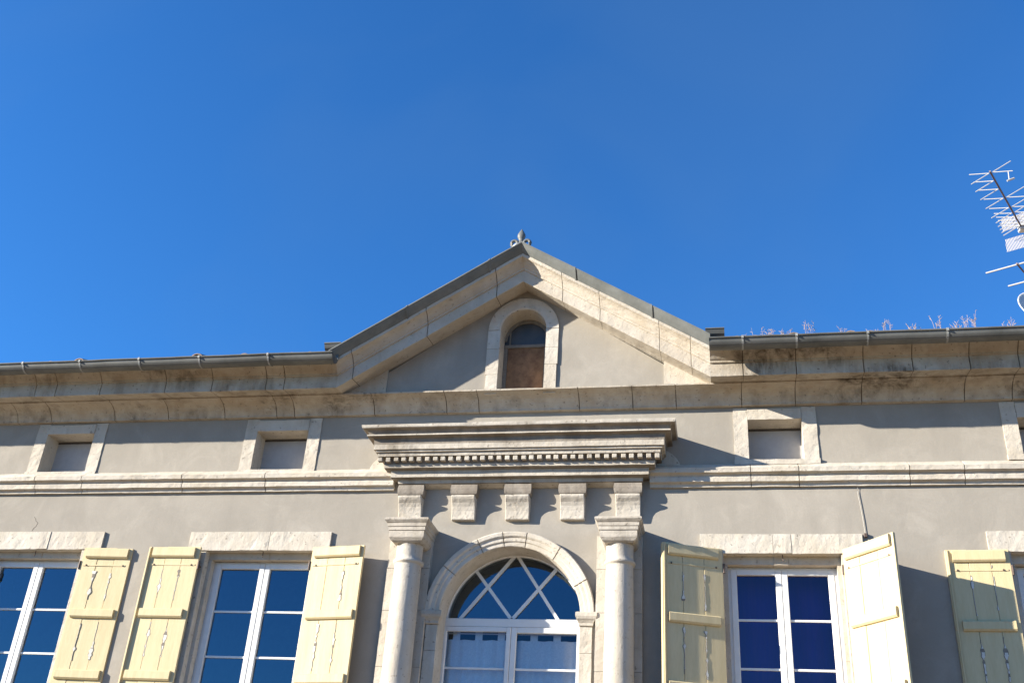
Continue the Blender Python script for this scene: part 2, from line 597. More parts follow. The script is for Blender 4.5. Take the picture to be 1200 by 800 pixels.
# pale corner blocks of the tympanum
for s in (-1, 1):
    mb = MB()
    xa, xb = XC + s * (MR - 0.01), XC + s * (MR - 0.53)
    zb = 7.02 + RAKE * 0.56
    d = 0.213
    pts = [(xa, 7.0), (xb, 7.0), (xb, zb), (xa, 7.08)]
    mb.hexa([(x, -d, z) for x, z in pts] + [(x, 0.03, z) for x, z in pts])
    mb.build('corner_block', M['stone'], house)

# pediment window
mb = MB()
for i in range(2):
    s = -1 if i == 0 else 1
    zs = [6.99, 7.25 if i == 0 else 7.37, 7.60, PZ - 0.004]
    for a, b in zip(zs[:-1], zs[1:]):
        xa, xb = PC + s * PR, PC + s * (0.425 + (0.010 if a > 7.2 else 0))
        mb.box(min(xa, xb), max(xa, xb), TY - 0.022, TY + 0.01, a + 0.002, b - 0.002)
N = 22
rg = []
for i in range(N + 1):
    t = math.pi * i / N
    c, s = -math.cos(t), math.sin(t)
    prof = [(PR, TY + 0.01), (PR, TY - 0.012), (PR + 0.018, TY - 0.026), (0.434, TY - 0.026), (0.434, TY + 0.01)]
    rg.append([(PC + r * c, y, PZ + r * s) for r, y in prof])
mb.rings(rg)
aw = mb.build('attic_arch_window', M['stone'], house, rough=0.004, label='round headed stone framed opening in the pediment, boarded up')
mb = MB()
Y = 0.05
mb.box(PC - 0.232, PC + 0.222, Y, Y + 0.03, 6.99, 7.742)
mb.build('brown_board', M['rust'], aw)
mb = MB()
pts = [(PC - PR, PZ - 0.12)] + [(PC - PR * math.cos(math.pi * i / 16), PZ + PR * math.sin(math.pi * i / 16)) for i in range(17)] + [(PC + PR, PZ - 0.12)]
mb.face([(x, Y + 0.01, z) for x, z in pts])
mb.build('pane', M['oldpane'], aw)
mb = MB()
mb.box(PC - PR, PC + PR, Y - 0.02, Y + 0.008, 7.745, 7.785)
mb.box(PC - 0.222, PC - 0.205, Y - 0.012, Y + 0.006, 7.788, 8.02)
mb.box(PC - PR, PC - 0.235, Y - 0.012, Y + 0.02, 6.99, 7.742)
mb.box(PC + 0.225, PC + PR, Y - 0.012, Y + 0.02, 6.99, 7.742)
rg = []
for i in range(N + 1):
    t = math.pi * i / N
    c, s = -math.cos(t), math.sin(t)
    rg.append([(PC + r * c, y, PZ - 0.02 + r * s) for r, y in ((PR - 0.03, Y - 0.01), (PR + 0.02, Y - 0.01), (PR + 0.02, Y + 0.004), (PR - 0.03, Y + 0.004))])
mb.rings(rg)
mb.build('frame', M['oldwood'], aw)

# ------------------------------------------------------------------ string course
string = [(0.0, 5.872), (0.034, 5.872), (0.036, 5.90), (0.05, 5.912), (0.078, 5.918), (0.08, 5.968), (0.072, 5.985),
          (0.085, 6.0), (0.122, 6.012), (0.126, 6.062), (0.10, 6.085), (0.0, 6.15)]
sj = [-7.9, -6.1, -5.45, -4.1, -3.02, 2.65, 3.16, 4.3, 4.85, 6.1]
sweep(string, -9.0, -1.42, lambda x: 0, sj, 0.0055, 6).build('string_course', [M['stone'], M['pale_joint']], house)
sweep(string, 1.55, 9.0, lambda x: 0, sj, 0.0055, 7).build('string_course', [M['stone'], M['pale_joint']], house)

# ------------------------------------------------------------------ attic openings
for key, (a, b, z0) in ATT.items():
    zt = ATT_TOP[key]
    mb = MB()
    d = -0.014
    ol, orr = a - 0.155, b + 0.158
    mb.box(ol, a, d, 0.01, z0 - 0.03, zt + 0.10)
    mb.box(b, orr, d + 0.002, 0.01, z0 - 0.03, zt + 0.10)
    mb.box(a + 0.003, b - 0.003, d - 0.006, 0.01, zt, 6.81)
    mb.box(ol, a, d + 0.004, 0.01, zt + 0.102, 6.83)
    mb.box(b, orr, d + 0.004, 0.01, zt + 0.102, 6.83)
    mb.box(ol - 0.005, orr + 0.005, -0.03, 0.2, z0 - 0.06, z0 - 0.002)
    aw = mb.build('attic_window', M['stone'], house, rough=0.005)
    mb = MB()
    mb.box(a - 0.01, b + 0.01, 0.245, 0.28, z0 - 0.05, zt - 0.015)
    mb.build('panel', M['board'], aw)
    mb = MB()
    mb.box(a + 0.001, b - 0.001, 0.235, 0.244, zt - 0.03, zt - 0.012)  # thin near-black strip across the top of the panel
    mb.build('dark_strip', M['near_black'], aw)

# ------------------------------------------------------------------ entablature
H = 1.292
EC = 0.062
# outward, z (top to bottom), material 0 pale / 1 crusted, moulding shade painted in
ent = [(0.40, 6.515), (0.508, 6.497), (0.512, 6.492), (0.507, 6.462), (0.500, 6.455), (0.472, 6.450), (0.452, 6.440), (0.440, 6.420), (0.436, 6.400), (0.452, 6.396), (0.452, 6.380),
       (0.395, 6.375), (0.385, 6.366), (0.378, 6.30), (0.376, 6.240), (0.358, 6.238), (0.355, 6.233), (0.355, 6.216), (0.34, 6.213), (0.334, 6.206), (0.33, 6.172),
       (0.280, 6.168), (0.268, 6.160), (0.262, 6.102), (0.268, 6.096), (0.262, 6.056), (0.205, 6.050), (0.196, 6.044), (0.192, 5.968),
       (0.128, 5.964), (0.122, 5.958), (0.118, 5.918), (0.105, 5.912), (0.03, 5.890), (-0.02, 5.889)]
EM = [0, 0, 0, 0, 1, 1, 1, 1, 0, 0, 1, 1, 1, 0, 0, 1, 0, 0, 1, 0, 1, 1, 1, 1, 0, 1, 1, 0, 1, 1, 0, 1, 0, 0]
mb = MB()
rings = []
xs_n = 40
for k, (d, z) in enumerate(ent):
    x_l, x_r = EC - H - d, EC + H + d
    ring = [(x_l, 0.05, z), (x_l, -d * 0.5, z + nz(1.3, k, 0.003))]
    for i in range(xs_n + 1):
        x = x_l + (x_r - x_l) * i / xs_n
        ring.append((x, -d + nz(x, k + 300, 0.0035), z + nz(x, k + 400, 0.003)))
    ring += [(x_r, -d * 0.5, z + nz(2.3, k, 0.003)), (x_r, 0.05, z)]
    rings.append(ring)
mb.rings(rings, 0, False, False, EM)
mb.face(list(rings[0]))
ent_o = mb.build('entablature', [M['frieze'], M['crust_shade']], house)
nd = 35
wd = 2 * (H + 0.325) / (nd - 0.42)
for i in range(nd):
    xa = EC - H - 0.325 + i * wd
    mb = MB()
    j = random.uniform(-0.004, 0.004)
    mb.box(xa + j, xa + wd * 0.56 + j, -0.325 + random.uniform(-0.003, 0.004), -0.27, 6.112 + random.uniform(-0.003, 0.006), 6.163)
    mb.build('dentil', M['frieze'], ent_o, bevel=0.004)
# pale stones at the ends of the string course
for s in (-1, 1):
    mb = MB()
    xe = EC + s * (H + 0.02)
    pr = [(xe, 6.11)]
    for i in range(9):
        t = math.pi / 2 * i / 8
        pr.append((xe + s * (0.62 * math.cos(t) ** 1.0 * 0.83), 6.11 + 0.30 * math.sin(t)))
    pts = [(x, -0.010, z) for x, z in pr]
    pb = [(x, 0.01, z) for x, z in pr]
    mb.rings([pts, pb])
    mb.build('end_block', M['stone'], ent_o)

# corbels
for cx in (-1.187, -0.556, 0.069, 0.692, 1.312):
    mb = MB()
    w = 0.135
    prof = [(0.0, 5.52), (0.095, 5.52), (0.10, 5.535), (0.125, 5.60), (0.15, 5.68), (0.172, 5.74), (0.18, 5.768), (0.18, 5.79), (0.0, 5.79)]
    prof = [(0.0, 5.498), (0.048, 5.498), (0.056, 5.508), (0.058, 5.55), (0.064, 5.60), (0.078, 5.65), (0.098, 5.69), (0.125, 5.722), (0.138, 5.745), (0.138, 5.768), (0.0, 5.768)]
    rg = []
    for x in (cx - w, cx - w * 0.33, cx + w * 0.33, cx + w):
        rg.append([(x, -d + (0.03 if d == 0 else 0), z) for d, z in prof])
    mb.rings(rg)
    co = mb.build('corbel', M['stone'], house, bevel=0.005, rough=0.003)
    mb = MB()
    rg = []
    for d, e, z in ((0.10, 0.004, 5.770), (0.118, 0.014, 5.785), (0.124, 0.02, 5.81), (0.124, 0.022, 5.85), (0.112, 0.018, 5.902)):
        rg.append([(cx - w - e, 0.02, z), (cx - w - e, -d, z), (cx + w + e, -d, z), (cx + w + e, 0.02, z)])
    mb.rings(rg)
    mb.build('corbel_cap', M['crust_shade'], co, jit=0.002)  # dark stone paints in the shade the entablature drops on the cap

# ------------------------------------------------------------------ columns and pilasters
def column(cx, pil_c):
    mb = MB()
    pw = 0.245
    zs = [2.62, 3.25, 3.86, 4.46, 4.93, 5.30]
    for a, b in zip(zs[:-1], zs[1:]):
        mb.box(pil_c - pw, pil_c + pw, -0.075, 0.01, a + 0.002, b - 0.002)
    mb.build('pilaster', M['stone'], house, rough=0.004)
    ay = -0.225
    mb = MB()
    rg = []
    seg = 40
    lv = [(0.20, 2.62), (0.20, 2.70), (0.175, 2.72), (0.185, 2.78), (0.16, 2.83)]
    for i in range(26):
        z = 2.85 + (4.90 - 2.85) * i / 25
        r = 0.157 - 0.012 * (i / 25) ** 1.6
        lv.append((r, z))
    lv += [(0.146, 4.915), (0.163, 4.922), (0.168, 4.938), (0.163, 4.954), (0.147, 4.962), (0.144, 5.00), (0.145, 5.10), (0.150, 5.14), (0.16, 5.15)]
    for r, z in lv:
        rg.append([(cx + r * math.cos(2 * math.pi * s / seg), ay + r * math.sin(2 * math.pi * s / seg), z) for s in range(seg)])
    mb.rings(rg)
    col = mb.build('column', M['stone'], house, smooth=True, jit=0.0025)
    mb = MB()
    rg = []
    for w, z in ((0.150, 5.128), (0.175, 5.145), (0.195, 5.175), (0.198, 5.192), (0.198, 5.248), (0.208, 5.252), (0.210, 5.29), (0.218, 5.294), (0.222, 5.328),
                 (0.23, 5.335), (0.244, 5.352), (0.25, 5.36), (0.25, 5.376), (0.24, 5.385), (0.06, 5.388)):
        pts = []
        n = 5
        f = ay - w
        for i in range(n + 1):
            pts.append((cx - w + 2 * w * i / n, f + nz(cx + i * 0.1, z * 20, 0.002), z + nz(cx + i * 0.1, z * 31, 0.002)))
        rg.append([(cx - w, 0.02, z)] + pts + [(cx + w, 0.02, z)])
    mb.rings(rg, 0)
    mb.build('capital', M['frieze'], col, jit=0.003)
    mb = MB()
    mb.box(cx - 0.27, cx + 0.27, -0.5, 0.005, 0.0, 2.62)
    mb.build('pedestal', M['stone'], house, bevel=0.01)


column(-1.083, -1.125)
column(1.243, 1.223)

# ------------------------------------------------------------------ arched middle window
mb = MB()
N = 44
prof = [(ARCH_R, 0.02), (ARCH_R, -0.03), (ARCH_R + 0.008, -0.036), (0.822, -0.040), (0.828, -0.05), (0.834, -0.054), (0.868, -0.058), (0.876, -0.068), (0.888, -0.078), (0.925, -0.082),
        (0.935, -0.074), (0.937, 0.02)]
rg, mis, tones = [], [], []
jl = [0.62, 1.13, 1.45, 1.75, 2.2, 2.7]
ts = [(math.pi * i / N, 0) for i in range(N + 1)]
for j in jl:
    ts += [(j - 0.008, 0), (j - 0.004, 1), (j + 0.004, 1), (j + 0.008, 0)]
ts.sort()
for i, (t, gq) in enumerate(ts):
    c, s = -math.cos(t), math.sin(t)
    rg.append([(ARCH_C + (r + nz(t * 2, q, 0.002)) * c, y + nz(t * 2, q + 60, 0.002) + (0.01 * gq if y < 0 else 0), ARCH_Z + (r + nz(t * 2, q, 0.002)) * s)
               for q, (r, y) in enumerate(prof)])
    if i < len(ts) - 1:
        mis.append(1 if gq and ts[i + 1][1] else 0)
        tones.append((math.sin(sum(1 for j in jl if j < t) * 78.233) * 43758.5453) % 1.0)
mb.rings(rg, 0, True, True, mis, tones)
mb.build('archivolt', [M['stone'], M['pale_joint']], house)
for s in (-1, 1):
    mb = MB()
    zs = [2.6, 3.1, 3.62, 4.05, 4.325]
    for a, b in zip(zs[:-1], zs[1:]):
        xa, xb = ARCH_C + s * ARCH_R, ARCH_C + s * 0.905
        mb.box(min(xa, xb), max(xa, xb), -0.03, 0.01, a + 0.002, b - 0.002)
    jb = mb.build('jamb', M['stone'], house, rough=0.004)
    mb = MB()
    rg = []
    for e, z in ((0.0, 4.327), (0.012, 4.335), (0.014, 4.36), (0.03, 4.385), (0.045, 4.40), (0.055, 4.425), (0.055, 4.462), (0.04, 4.472)):
        xi, xo = ARCH_C + s * (ARCH_R - e * 0.8), ARCH_C + s * (0.905 + e)
        a, b = min(xi, xo), max(xi, xo)
        rg.append([(a, 0.12, z), (a, -0.034 - e, z), (b, -0.034 - e, z), (b, 0.01, z)])
    mb.rings(rg)
    mb.build('impost', M['stone'], jb, jit=0.002)

aw = MB()
FY0, FY1 = 0.285, 0.37
# ring frame, transom, outer posts
rg = []
for i in range(N + 1):
    t = math.pi * i / N
    c, s = -math.cos(t), math.sin(t)
    rg.append([(ARCH_C + r * c, y, ARCH_Z + r * s) for r, y in ((0.765, 0.30), (0.785, 0.30), (0.785, FY1), (0.765, FY1))])
aw.rings(rg)
aw.box(ARCH_C - 0.79, ARCH_C + 0.79, FY0, FY1, 4.385, 4.478)
for s in (-1, 1):
    xa, xb = ARCH_C + s * 0.79, ARCH_C + s * 0.745
    aw.box(min(xa, xb), max(xa, xb), FY0 + 0.003, FY1, 2.6, 4.383)
aw.box(ARCH_C - 0.79, ARCH_C + 0.79, FY0, FY1, 2.56, 2.62)
arch_w = aw.build('arched_window', M['pvc'], house, bevel=0.006, label='white framed arched window with diamond fanlight between the columns')
mb = MB()
bw = 0.02
def bar(mb, a, b, w, y0, y1):
    a, b = Vector((a[0], 0, a[1])), Vector((b[0], 0, b[1]))
    t = (b - a).normalized()
    p = Vector((t.z, 0, -t.x)) * w
    q = [a - p, b - p, b + p, a + p]
    mb.hexa([(v.x, y0, v.z) for v in q] + [(v.x, y1, v.z) for v in q])
def dp(x, z):
    return (2.3 + (x - 2.3) * 1.0085, 1.6 + (z - 1.6) * 1.0085)
for a, b, y in (((0.028, 5.185), (-0.560, 4.455), 0.322), ((0.036, 5.185), (0.535, 4.455), 0.322),
                ((0.018, 4.455), (-0.450, 5.035), 0.3235), ((0.022, 4.455), (0.500, 5.025), 0.3235)):
    bar(mb, dp(*a), dp(*b), 0.018, y, y + 0.02)
mb.build('diamond_bars', M['pvc'], arch_w)
mb = MB()
mb.face([(ARCH_C - 0.775 * math.cos(math.pi * i / 24), 0.346, ARCH_Z + 0.775 * math.sin(math.pi * i / 24)) for i in range(24, -1, -1)])
mb.build('fanlight_pane', M['glass'], arch_w, keep=True)


def casement(parent, x0, x1, z0, z1, y, bars, st=0.058, glass='glass'):
    mb = MB()
    mb.box(x0, x0 + st, y, y + 0.055, z0, z1)
    mb.box(x1 - st, x1, y, y + 0.055, z0, z1)
    mb.box(x0 + st, x1 - st, y + 0.001, y + 0.054, z1 - st, z1)
    mb.box(x0 + st, x1 - st, y + 0.001, y + 0.054, z0, z0 + st)
    for zb in bars:
        mb.box(x0 + st, x1 - st, y + 0.022, y + 0.034, zb - 0.0125, zb + 0.0125)
    mb.build('casement', M['pvc'], parent, bevel=0.004)
    mb = MB()
    mb.face([(x0 + st - 0.005, y + 0.037, z0 + st - 0.005), (x1 - st + 0.005, y + 0.037, z0 + st - 0.005),
             (x1 - st + 0.005, y + 0.037, z1 - st + 0.005), (x0 + st - 0.005, y + 0.037, z1 - st + 0.005)])
    mb.build('pane', M[glass], parent, keep=True)


am = 0.012
casement(arch_w, -0.765, am - 0.001, 2.62, 4.383, 0.275, [3.05, 3.50, 3.94], 0.05, 'glass_clear')
casement(arch_w, am + 0.003, 0.80, 2.62, 4.383, 0.278, [3.05, 3.50, 3.94], 0.06, 'glass_clear')

# ------------------------------------------------------------------ rectangular windows
WLBL = {'w1': 'white casement window at the far left', 'w2': 'white casement window left of the columns',
        'w3': 'white casement window right of the columns', 'w4': 'white casement window at the far right'}
WB = {'w1': (4.998, 4.487, 3.974), 'w2': (4.988, 4.492, 3.98), 'w3': (4.951, 4.475, 3.976), 'w4': (4.97, 4.475, 3.976)}
LINT = {'w1': (-6.74, -5.0, 5.16, 5.38), 'w2': (-3.872, -2.106, 5.15, 5.372), 'w3': (2.08, 3.758, 5.125, 5.336), 'w4': (4.977, 6.7, 5.15, 5.365)}
for key, (a, b) in WIN.items():
    wt = WTOP[key] - 0.002
    # stone surround set back inside the opening and lintel above it
    l0, l1, lz0, lz1 = LINT[key]
    mb = MB()
    d = -0.026
    cuts = {'w1': [-5.86, -5.72], 'w2': [-3.09, -2.86], 'w3': [2.84, 3.03], 'w4': [5.8]}[key]
    xs = [l0] + cuts + [l1]
    for i, (p, q) in enumerate(zip(xs[:-1], xs[1:])):
        n = 6
        rg = []
        mb.tone = random.random()
        for s in range(n + 1):
            x = p + 0.002 + (q - p - 0.004) * s / n
            dd = d + nz(x, i + 80, 0.004) - (0.006 if i == 1 else 0)
            rg.append([(x, 0.01, lz0 + 0.004), (x, dd, lz0 + nz(x, i, 0.005)), (x, dd, lz1 + nz(x, i + 9, 0.003)), (x, 0.01, lz1)])
        mb.rings(rg)
    lin = mb.build('lintel', M['stone'], house, rough=0.0038)
    mb = MB()
    mb.tube([((a + b) / 2 + 0.01, 0.03, lz0 + 0.02), ((a + b) / 2 + 0.012, 0.03, lz0 - 0.05), ((a + b) / 2 + 0.02, 0.015, lz0 - 0.07)], 0.006, 6)
    mb.build('hook', M['iron'], lin)
    for s, xe in ((-1, a), (1, b)):
        mb = MB()
        x_in = xe
        x_out = xe + s * 0.14
        zs = [WZ0, 3.6, 4.15, 4.75, lz0 - 0.003]
        for p, q in zip(zs[:-1], zs[1:]):
            mb.box(min(x_in, x_out), max(x_in, x_out), -0.012, 0.01, p + 0.001, q - 0.001)
        mb.build('stone_jamb', M['stone'], house, rough=0.004)
    mb = MB()
    mb.box(a - 0.16, b + 0.16, -0.07, 0.2, WZ0 - 0.13, WZ0 + 0.01)
    mb.build('sill', M['stone'], house, bevel=0.008, jit=0.003)
    # frame
    mb = MB()
    y0, y1 = 0.185, 0.262
    ft = WB[key][0] + 0.085
    # inner stone rebate that the shutters close against
    mb = MB()
    for p, q in ((a - 0.01, a + 0.042), (b - 0.042, b + 0.01)):
        zs = [WZ0 + 0.012, 3.52, 4.05, 4.62, ft - 0.004]
        for u, v in zip(zs[:-1], zs[1:]):
            mb.box(p, q, 0.088, 0.30, u + 0.001, v - 0.001)
    mb.box(a - 0.01, (a + b) / 2 - 0.08, 0.088, 0.30, ft, WTOP[key] + 0.01)
    mb.box((a + b) / 2 - 0.078, (a + b) / 2 + 0.07, 0.084, 0.30, ft - 0.003, WTOP[key] + 0.01)
    mb.box((a + b) / 2 + 0.072, b + 0.01, 0.089, 0.30, ft, WTOP[key] + 0.01)
    mb.build('stone_rebate', M['rake'], house, rough=0.004)
    a, b = a + 0.042, b - 0.042
    wt = ft - 0.002
    mb = MB()
    gt = WB[key][0]
    mb.box(a - 0.005, a + 0.05, y0, y1, WZ0 + 0.01, wt)
    mb.box(b - 0.05, b + 0.005, y0, y1, WZ0 + 0.01, wt)
    mb.box(a + 0.05, b - 0.05, y0 + 0.002, y1, gt + 0.04, wt)
    mb.box(a + 0.05, b - 0.05, y0 + 0.002, y1, WZ0 + 0.01, WZ0 + 0.07)
    w = mb.build('window', M['pvc'], house, bevel=0.005, label=WLBL[key])
    mid = {'w1': -5.91, 'w2': -2.946, 'w3': 2.92, 'w4': 5.80}[key]
    bars = [z for z in WB[key][1:]] + [3.46]
    casement(w, a + 0.03, mid - 0.003, WZ0 + 0.06, gt + 0.062, 0.175, bars, 0.062, 'glass_dim' if key in ('w3', 'w4') else 'glass')
    casement(w, mid, b - 0.03, WZ0 + 0.06, gt + 0.062, 0.178, bars, 0.062, 'glass_dim' if key in ('w3', 'w4') else 'glass')


# ------------------------------------------------------------------ shutters
def shutter(hinge, tip, z1, label, astragal=False, seed=1, z0=2.99, worn=1.0):
    rnd = random.Random(seed)
    h = Vector((hinge[0], hinge[1], 0))
    t = Vector((tip[0], tip[1], 0))
    W = (t - h).length
    u = (t - h).normalized()
    n = Vector((u.y, -u.x, 0))
    if n.y > 0:
        n = -n
    th = 0.032

    def P(a, f, z):                    # along the leaf, out of its face, height
        return h + u * a + n * f + Vector((0, 0, z))

    def blk(mb, a0, a1, f0, f1, za, zb, mi=0, tilt=0.0):
        mb.hexa([P(a0, f0, za), P(a1, f0, za), P(a1, f1, za), P(a0, f1, za),
                 P(a0, f0, zb), P(a1, f0, zb), P(a1, f1, zb), P(a0, f1, zb)], mi)

    mb = MB()
    edges = [0, W * 0.335 + rnd.uniform(-.015, .015), W * 0.665 + rnd.uniform(-.015, .015), W]
    for i in range(3):
        dz = rnd.uniform(-0.005, 0.003)
        df = rnd.uniform(-0.002, 0.002)
        blk(mb, edges[i] + (0.0015 if i else 0), edges[i + 1] - (0.0015 if i < 2 else 0), -th + df, df, z0, z1 + dz)
    leaf = mb
    es = [e for e in leaf.bm.edges]
    bmesh.ops.recalc_face_normals(leaf.bm, faces=leaf.bm.faces)
    bmesh.ops.bevel(leaf.bm, geom=es, offset=0.003, segments=1, affect='EDGES', profile=0.6)
    # flaking along the board joints
    mb = leaf
    for e in edges[1:3]:
        for za, zb in ((z1 - 0.15, z1 - 0.2), (z1 - 0.26, 4.47), (4.30, 3.78), (3.6, 3.2)):
            if rnd.random() > worn:
                continue
            z = za - rnd.uniform(0, 0.05)
            lim = zb + rnd.uniform(0, 0.12)
            seg = []
            ph = rnd.uniform(0, 50)
            while z > lim:
                wv = noise.noise(Vector((z * 9, ph, 0))) + 0.6 * noise.noise(Vector((z * 31, ph, 3)))
                seg.append((z, 0.003 + 0.028 * max(0.0, wv), 0.006 * noise.noise(Vector((z * 20, ph, 9)))))
                z -= rnd.uniform(0.007, 0.014)
            for mi, grow, f in ((1, 0.0, 0.0032), (0, -0.0035, 0.0042)):
                for p, q in zip(seg[:-1], seg[1:]):
                    sh_ = 0.003 if mi == 0 else 0.0
                    wp, wq = p[1] + grow, q[1] + grow
                    if mi == 0:
                        wp, wq = max(wp * rnd.uniform(.7, 1.1), 0.0012), max(wq * rnd.uniform(.7, 1.1), 0.0012)
                        if noise.noise(Vector((p[0] * 12, ph, 20))) > 0.25:
                            continue
                    v = [P(e - wp + p[2] - sh_, f, p[0]), P(e + wp + p[2] - sh_, f, p[0]), P(e + wq + q[2] - sh_, f, q[0]), P(e - wq + q[2] - sh_, f, q[0])]
                    mb.hexa([x - n * 0.003 for x in v] + v, mi + 1)
    sh = leaf.build('shutter', [M['paint'], M['flake'], M['oldwood']], house, jit=0.0012, label=label)
    tops = [z1 - 0.012, 4.437, 3.752, 3.15]
    hs = [0.122, 0.105, 0.11, 0.11]
    for zt, hh in zip(tops, hs):
        mb = MB()
        m0, m1 = 0.05, 0.035
        a0, a1 = m0 + rnd.uniform(-.006, .006), W - m1 + rnd.uniform(-.01, .004)
        # batten with a chamfered lower edge
        mb.rings([[P(a, 0.003, zt - hh), P(a, 0.020, zt - hh + 0.004), P(a, 0.034, zt - hh + 0.022), P(a, 0.034, zt - 0.012), P(a, 0.022, zt), P(a, 0.003, zt)] for a in (a0, (a0 + a1) / 2, a1)])
        mb.build('batten', M['paint'], sh, jit=0.0015)
    if astragal:
        mb = MB()
        blk(mb, W - 0.006, W + 0.024, -th - 0.012, 0.012, z0 + 0.01, z1 - 0.004)
        blk(mb, W - 0.004, W + 0.012, 0.0125, 0.026, z0 + 0.02, z1 - 0.02)
        mb.build('cover_strip', M['paint'], sh, bevel=0.003, jit=0.001)
    # iron strap and bolt heads
    mb = MB()
    zs = z1 - 0.215
    blk(mb, 0.03, W - 0.05, 0.0022, 0.006, zs - 0.008, zs + 0.008)
    mb.build('strap', M['paint'], sh)
    for a in (0.075, W - 0.075):
        mb = MB()
        mb.tube([P(a, 0.004, zs), P(a, 0.012, zs)], [0.012, 0.008], 8)
        mb.build('bolt', M['iron'], sh)
    # hinges
    for z in (z1 - 0.215, 3.3):
        mb = MB()
        mb.tube([P(-0.012, 0.0, z - 0.05), P(-0.012, 0.0, z + 0.05)], 0.012, 8)
        mb.tube([P(-0.012, 0.0, z), (h.x, 0.03, z)], 0.008, 6)
        mb.build('hinge', M['iron'], sh)
    return sh


shutter((-5.19, -0.055), (-4.575, -0.02), 5.172, 'cream shutter folded open right of the leftmost window, paint peeling at the joints', False, 3)
shutter((-3.665, -0.09), (-4.285, -0.10), 5.168, 'cream shutter left of the second window, with raised edge strip and peeled patches', True, 5)
shutter((-2.28, -0.09), (-1.63, -0.19), 5.165, 'bright cream shutter beside the left column, standing slightly off the wall', False, 11, worn=0.5)
shutter((2.312, -0.042), (1.712, -0.262), 5.17, 'cream shutter between right column and window, in shade with a sunlit edge', True, 8, worn=0.9)
shutter((3.54, -0.04), (3.972, -0.59), 5.165, 'glaring sunlit shutter standing out from the wall right of the third window', False, 14, worn=0.0)
shutter((5.15, -0.06), (4.57, -0.03), 5.162, 'cream shutter at the far right crossed by a slanting shadow', True, 21, worn=0.9)

shutter((-6.62, -0.06), (-7.24, -0.05), 5.17, None, True, 33)
shutter((6.46, -0.06), (7.08, -0.04), 5.165, None, False, 35)

# ------------------------------------------------------------------ zinc on the pediment and its roof
def rake_zinc(xa, xb, label):
    mb = MB()
    prof = [(-0.55, 0.310), (-0.60, 0.290), (-0.622, 0.292), (-0.66, 0.322), (-0.70, 0.358), (-0.735, 0.396), (-0.743, 0.402), (-0.743, 0.416), (-0.72, 0.424), (-0.55, 0.444)]
    rg = []
    n = 24
    for i in range(n + 1):
        x = xa + (xb - xa) * i / n
        zb = ZB + zr(x)
        rg.append([(x, y, zb + q + nz(x, 5, 0.002)) for y, q in prof])
    mb.rings(rg)
    fl = mb.build('roof_edge', M['zinc_edge'], house, label=label)
    return fl


def zinc_joint(x, fl):
    mb = MB()
    prof = [(-0.55, 0.302), (-0.60, 0.284), (-0.626, 0.284), (-0.666, 0.315), (-0.707, 0.352), (-0.742, 0.391), (-0.749, 0.404), (-0.748, 0.420), (-0.72, 0.430), (-0.55, 0.450)]
    rg = []
    for dx in (-0.010, 0.010):
        zb = ZB + zr(x + dx)
        rg.append([(x + dx, y, zb + q) for y, q in prof])
    mb.rings(rg)
    mb.build('seam', M['zinc_edge'], fl)


zl = rake_zinc(ML - 0.06, XC, 'left zinc roof edge of the pediment, dark in shade')
zrr = rake_zinc(XC, MRr + 0.01, 'right zinc roof edge of the pediment, sunlit grey')
for x in (-0.33, -1.3):
    zinc_joint(x, zl)
for x in (0.72, 1.62):
    zinc_joint(x, zrr)
# gabled zinc roof behind
mb = MB()
ap = ZB + RAKE * MR + 0.425
for s in (-1, 1):
    xe = XC + s * (MR + 0.05)
    ze = ap - RAKE * (MR + 0.05)
    p = [(XC, -0.64, ap - 0.06), (xe, -0.64, ze - 0.06), (xe, 4.2, ze - 0.06), (XC, 4.2, ap - 0.06)]
    mb.hexa(p + [(x, y, z + 0.062) for x, y, z in p])
mb.build('dormer_roof', M['zinc'], house)
for x0, x1, lb in ((ML - 0.17, ML + 0.04, 'dark left'), (MRr - 0.04, MRr + 0.17, 'right')):
    mb = MB()
    pv = [(-0.40, 7.42), (-0.52, 7.425), (-0.575, 7.44), (-0.62, 7.475), (-0.645, 7.515), (-0.655, 7.522), (-0.655, 7.533), (-0.63, 7.538), (-0.40, 7.545)]
    mb.rings([[(x, y, z) for y, z in pv] for x in (x0, x1)])
    mb.build('valley_gutter', M['zinc'], house)

# finial
FX, FYY, FZ = XC - 0.03, -0.63, 8.755
mb = MB()
rg = []
for r, z in ((0.045, 0.0), (0.045, 0.07), (0.052, 0.10), (0.044, 0.13), (0.030, 0.15), (0.048, 0.18), (0.060, 0.215), (0.056, 0.25), (0.036, 0.29), (0.016, 0.325), (0.004, 0.345)):
    rg.append([(FX + r * math.cos(2 * math.pi * s / 14), FYY + 0.7 * r * math.sin(2 * math.pi * s / 14), FZ + z) for s in range(14)])
mb.rings(rg)
fin = mb.build('finial', M['zinc'], house, smooth=True, label='small grey zinc fleur de lis on the pediment peak')
for s in (-1, 1):
    mb = MB()
    pts, rad = [], []
    for i in range(15):
        t = i / 14
        an = math.pi * (1.5 * t - 0.1)
        pts.append((FX + s * (0.025 + 0.068 - 0.052 * math.cos(an) * (1 - 0.25 * t)), FYY - 0.012, FZ + 0.085 + 0.058 * math.sin(an) * (1 - 0.2 * t)))
        rad.append(0.026 - 0.004 * t)
    mb.tube(pts, rad, 8)
    mb.build('scroll', M['zinc'], fin, smooth=True)
    mb = MB()
    mb.tube([(FX, FYY - 0.03, FZ + 0.075), (FX + s * 0.06, FYY - 0.035, FZ + 0.05), (FX + s * 0.12, FYY - 0.03, FZ + 0.015)], [0.02, 0.03, 0.012], 8)
    mb.build('leaf', M['zinc_pale'], fin, smooth=True)

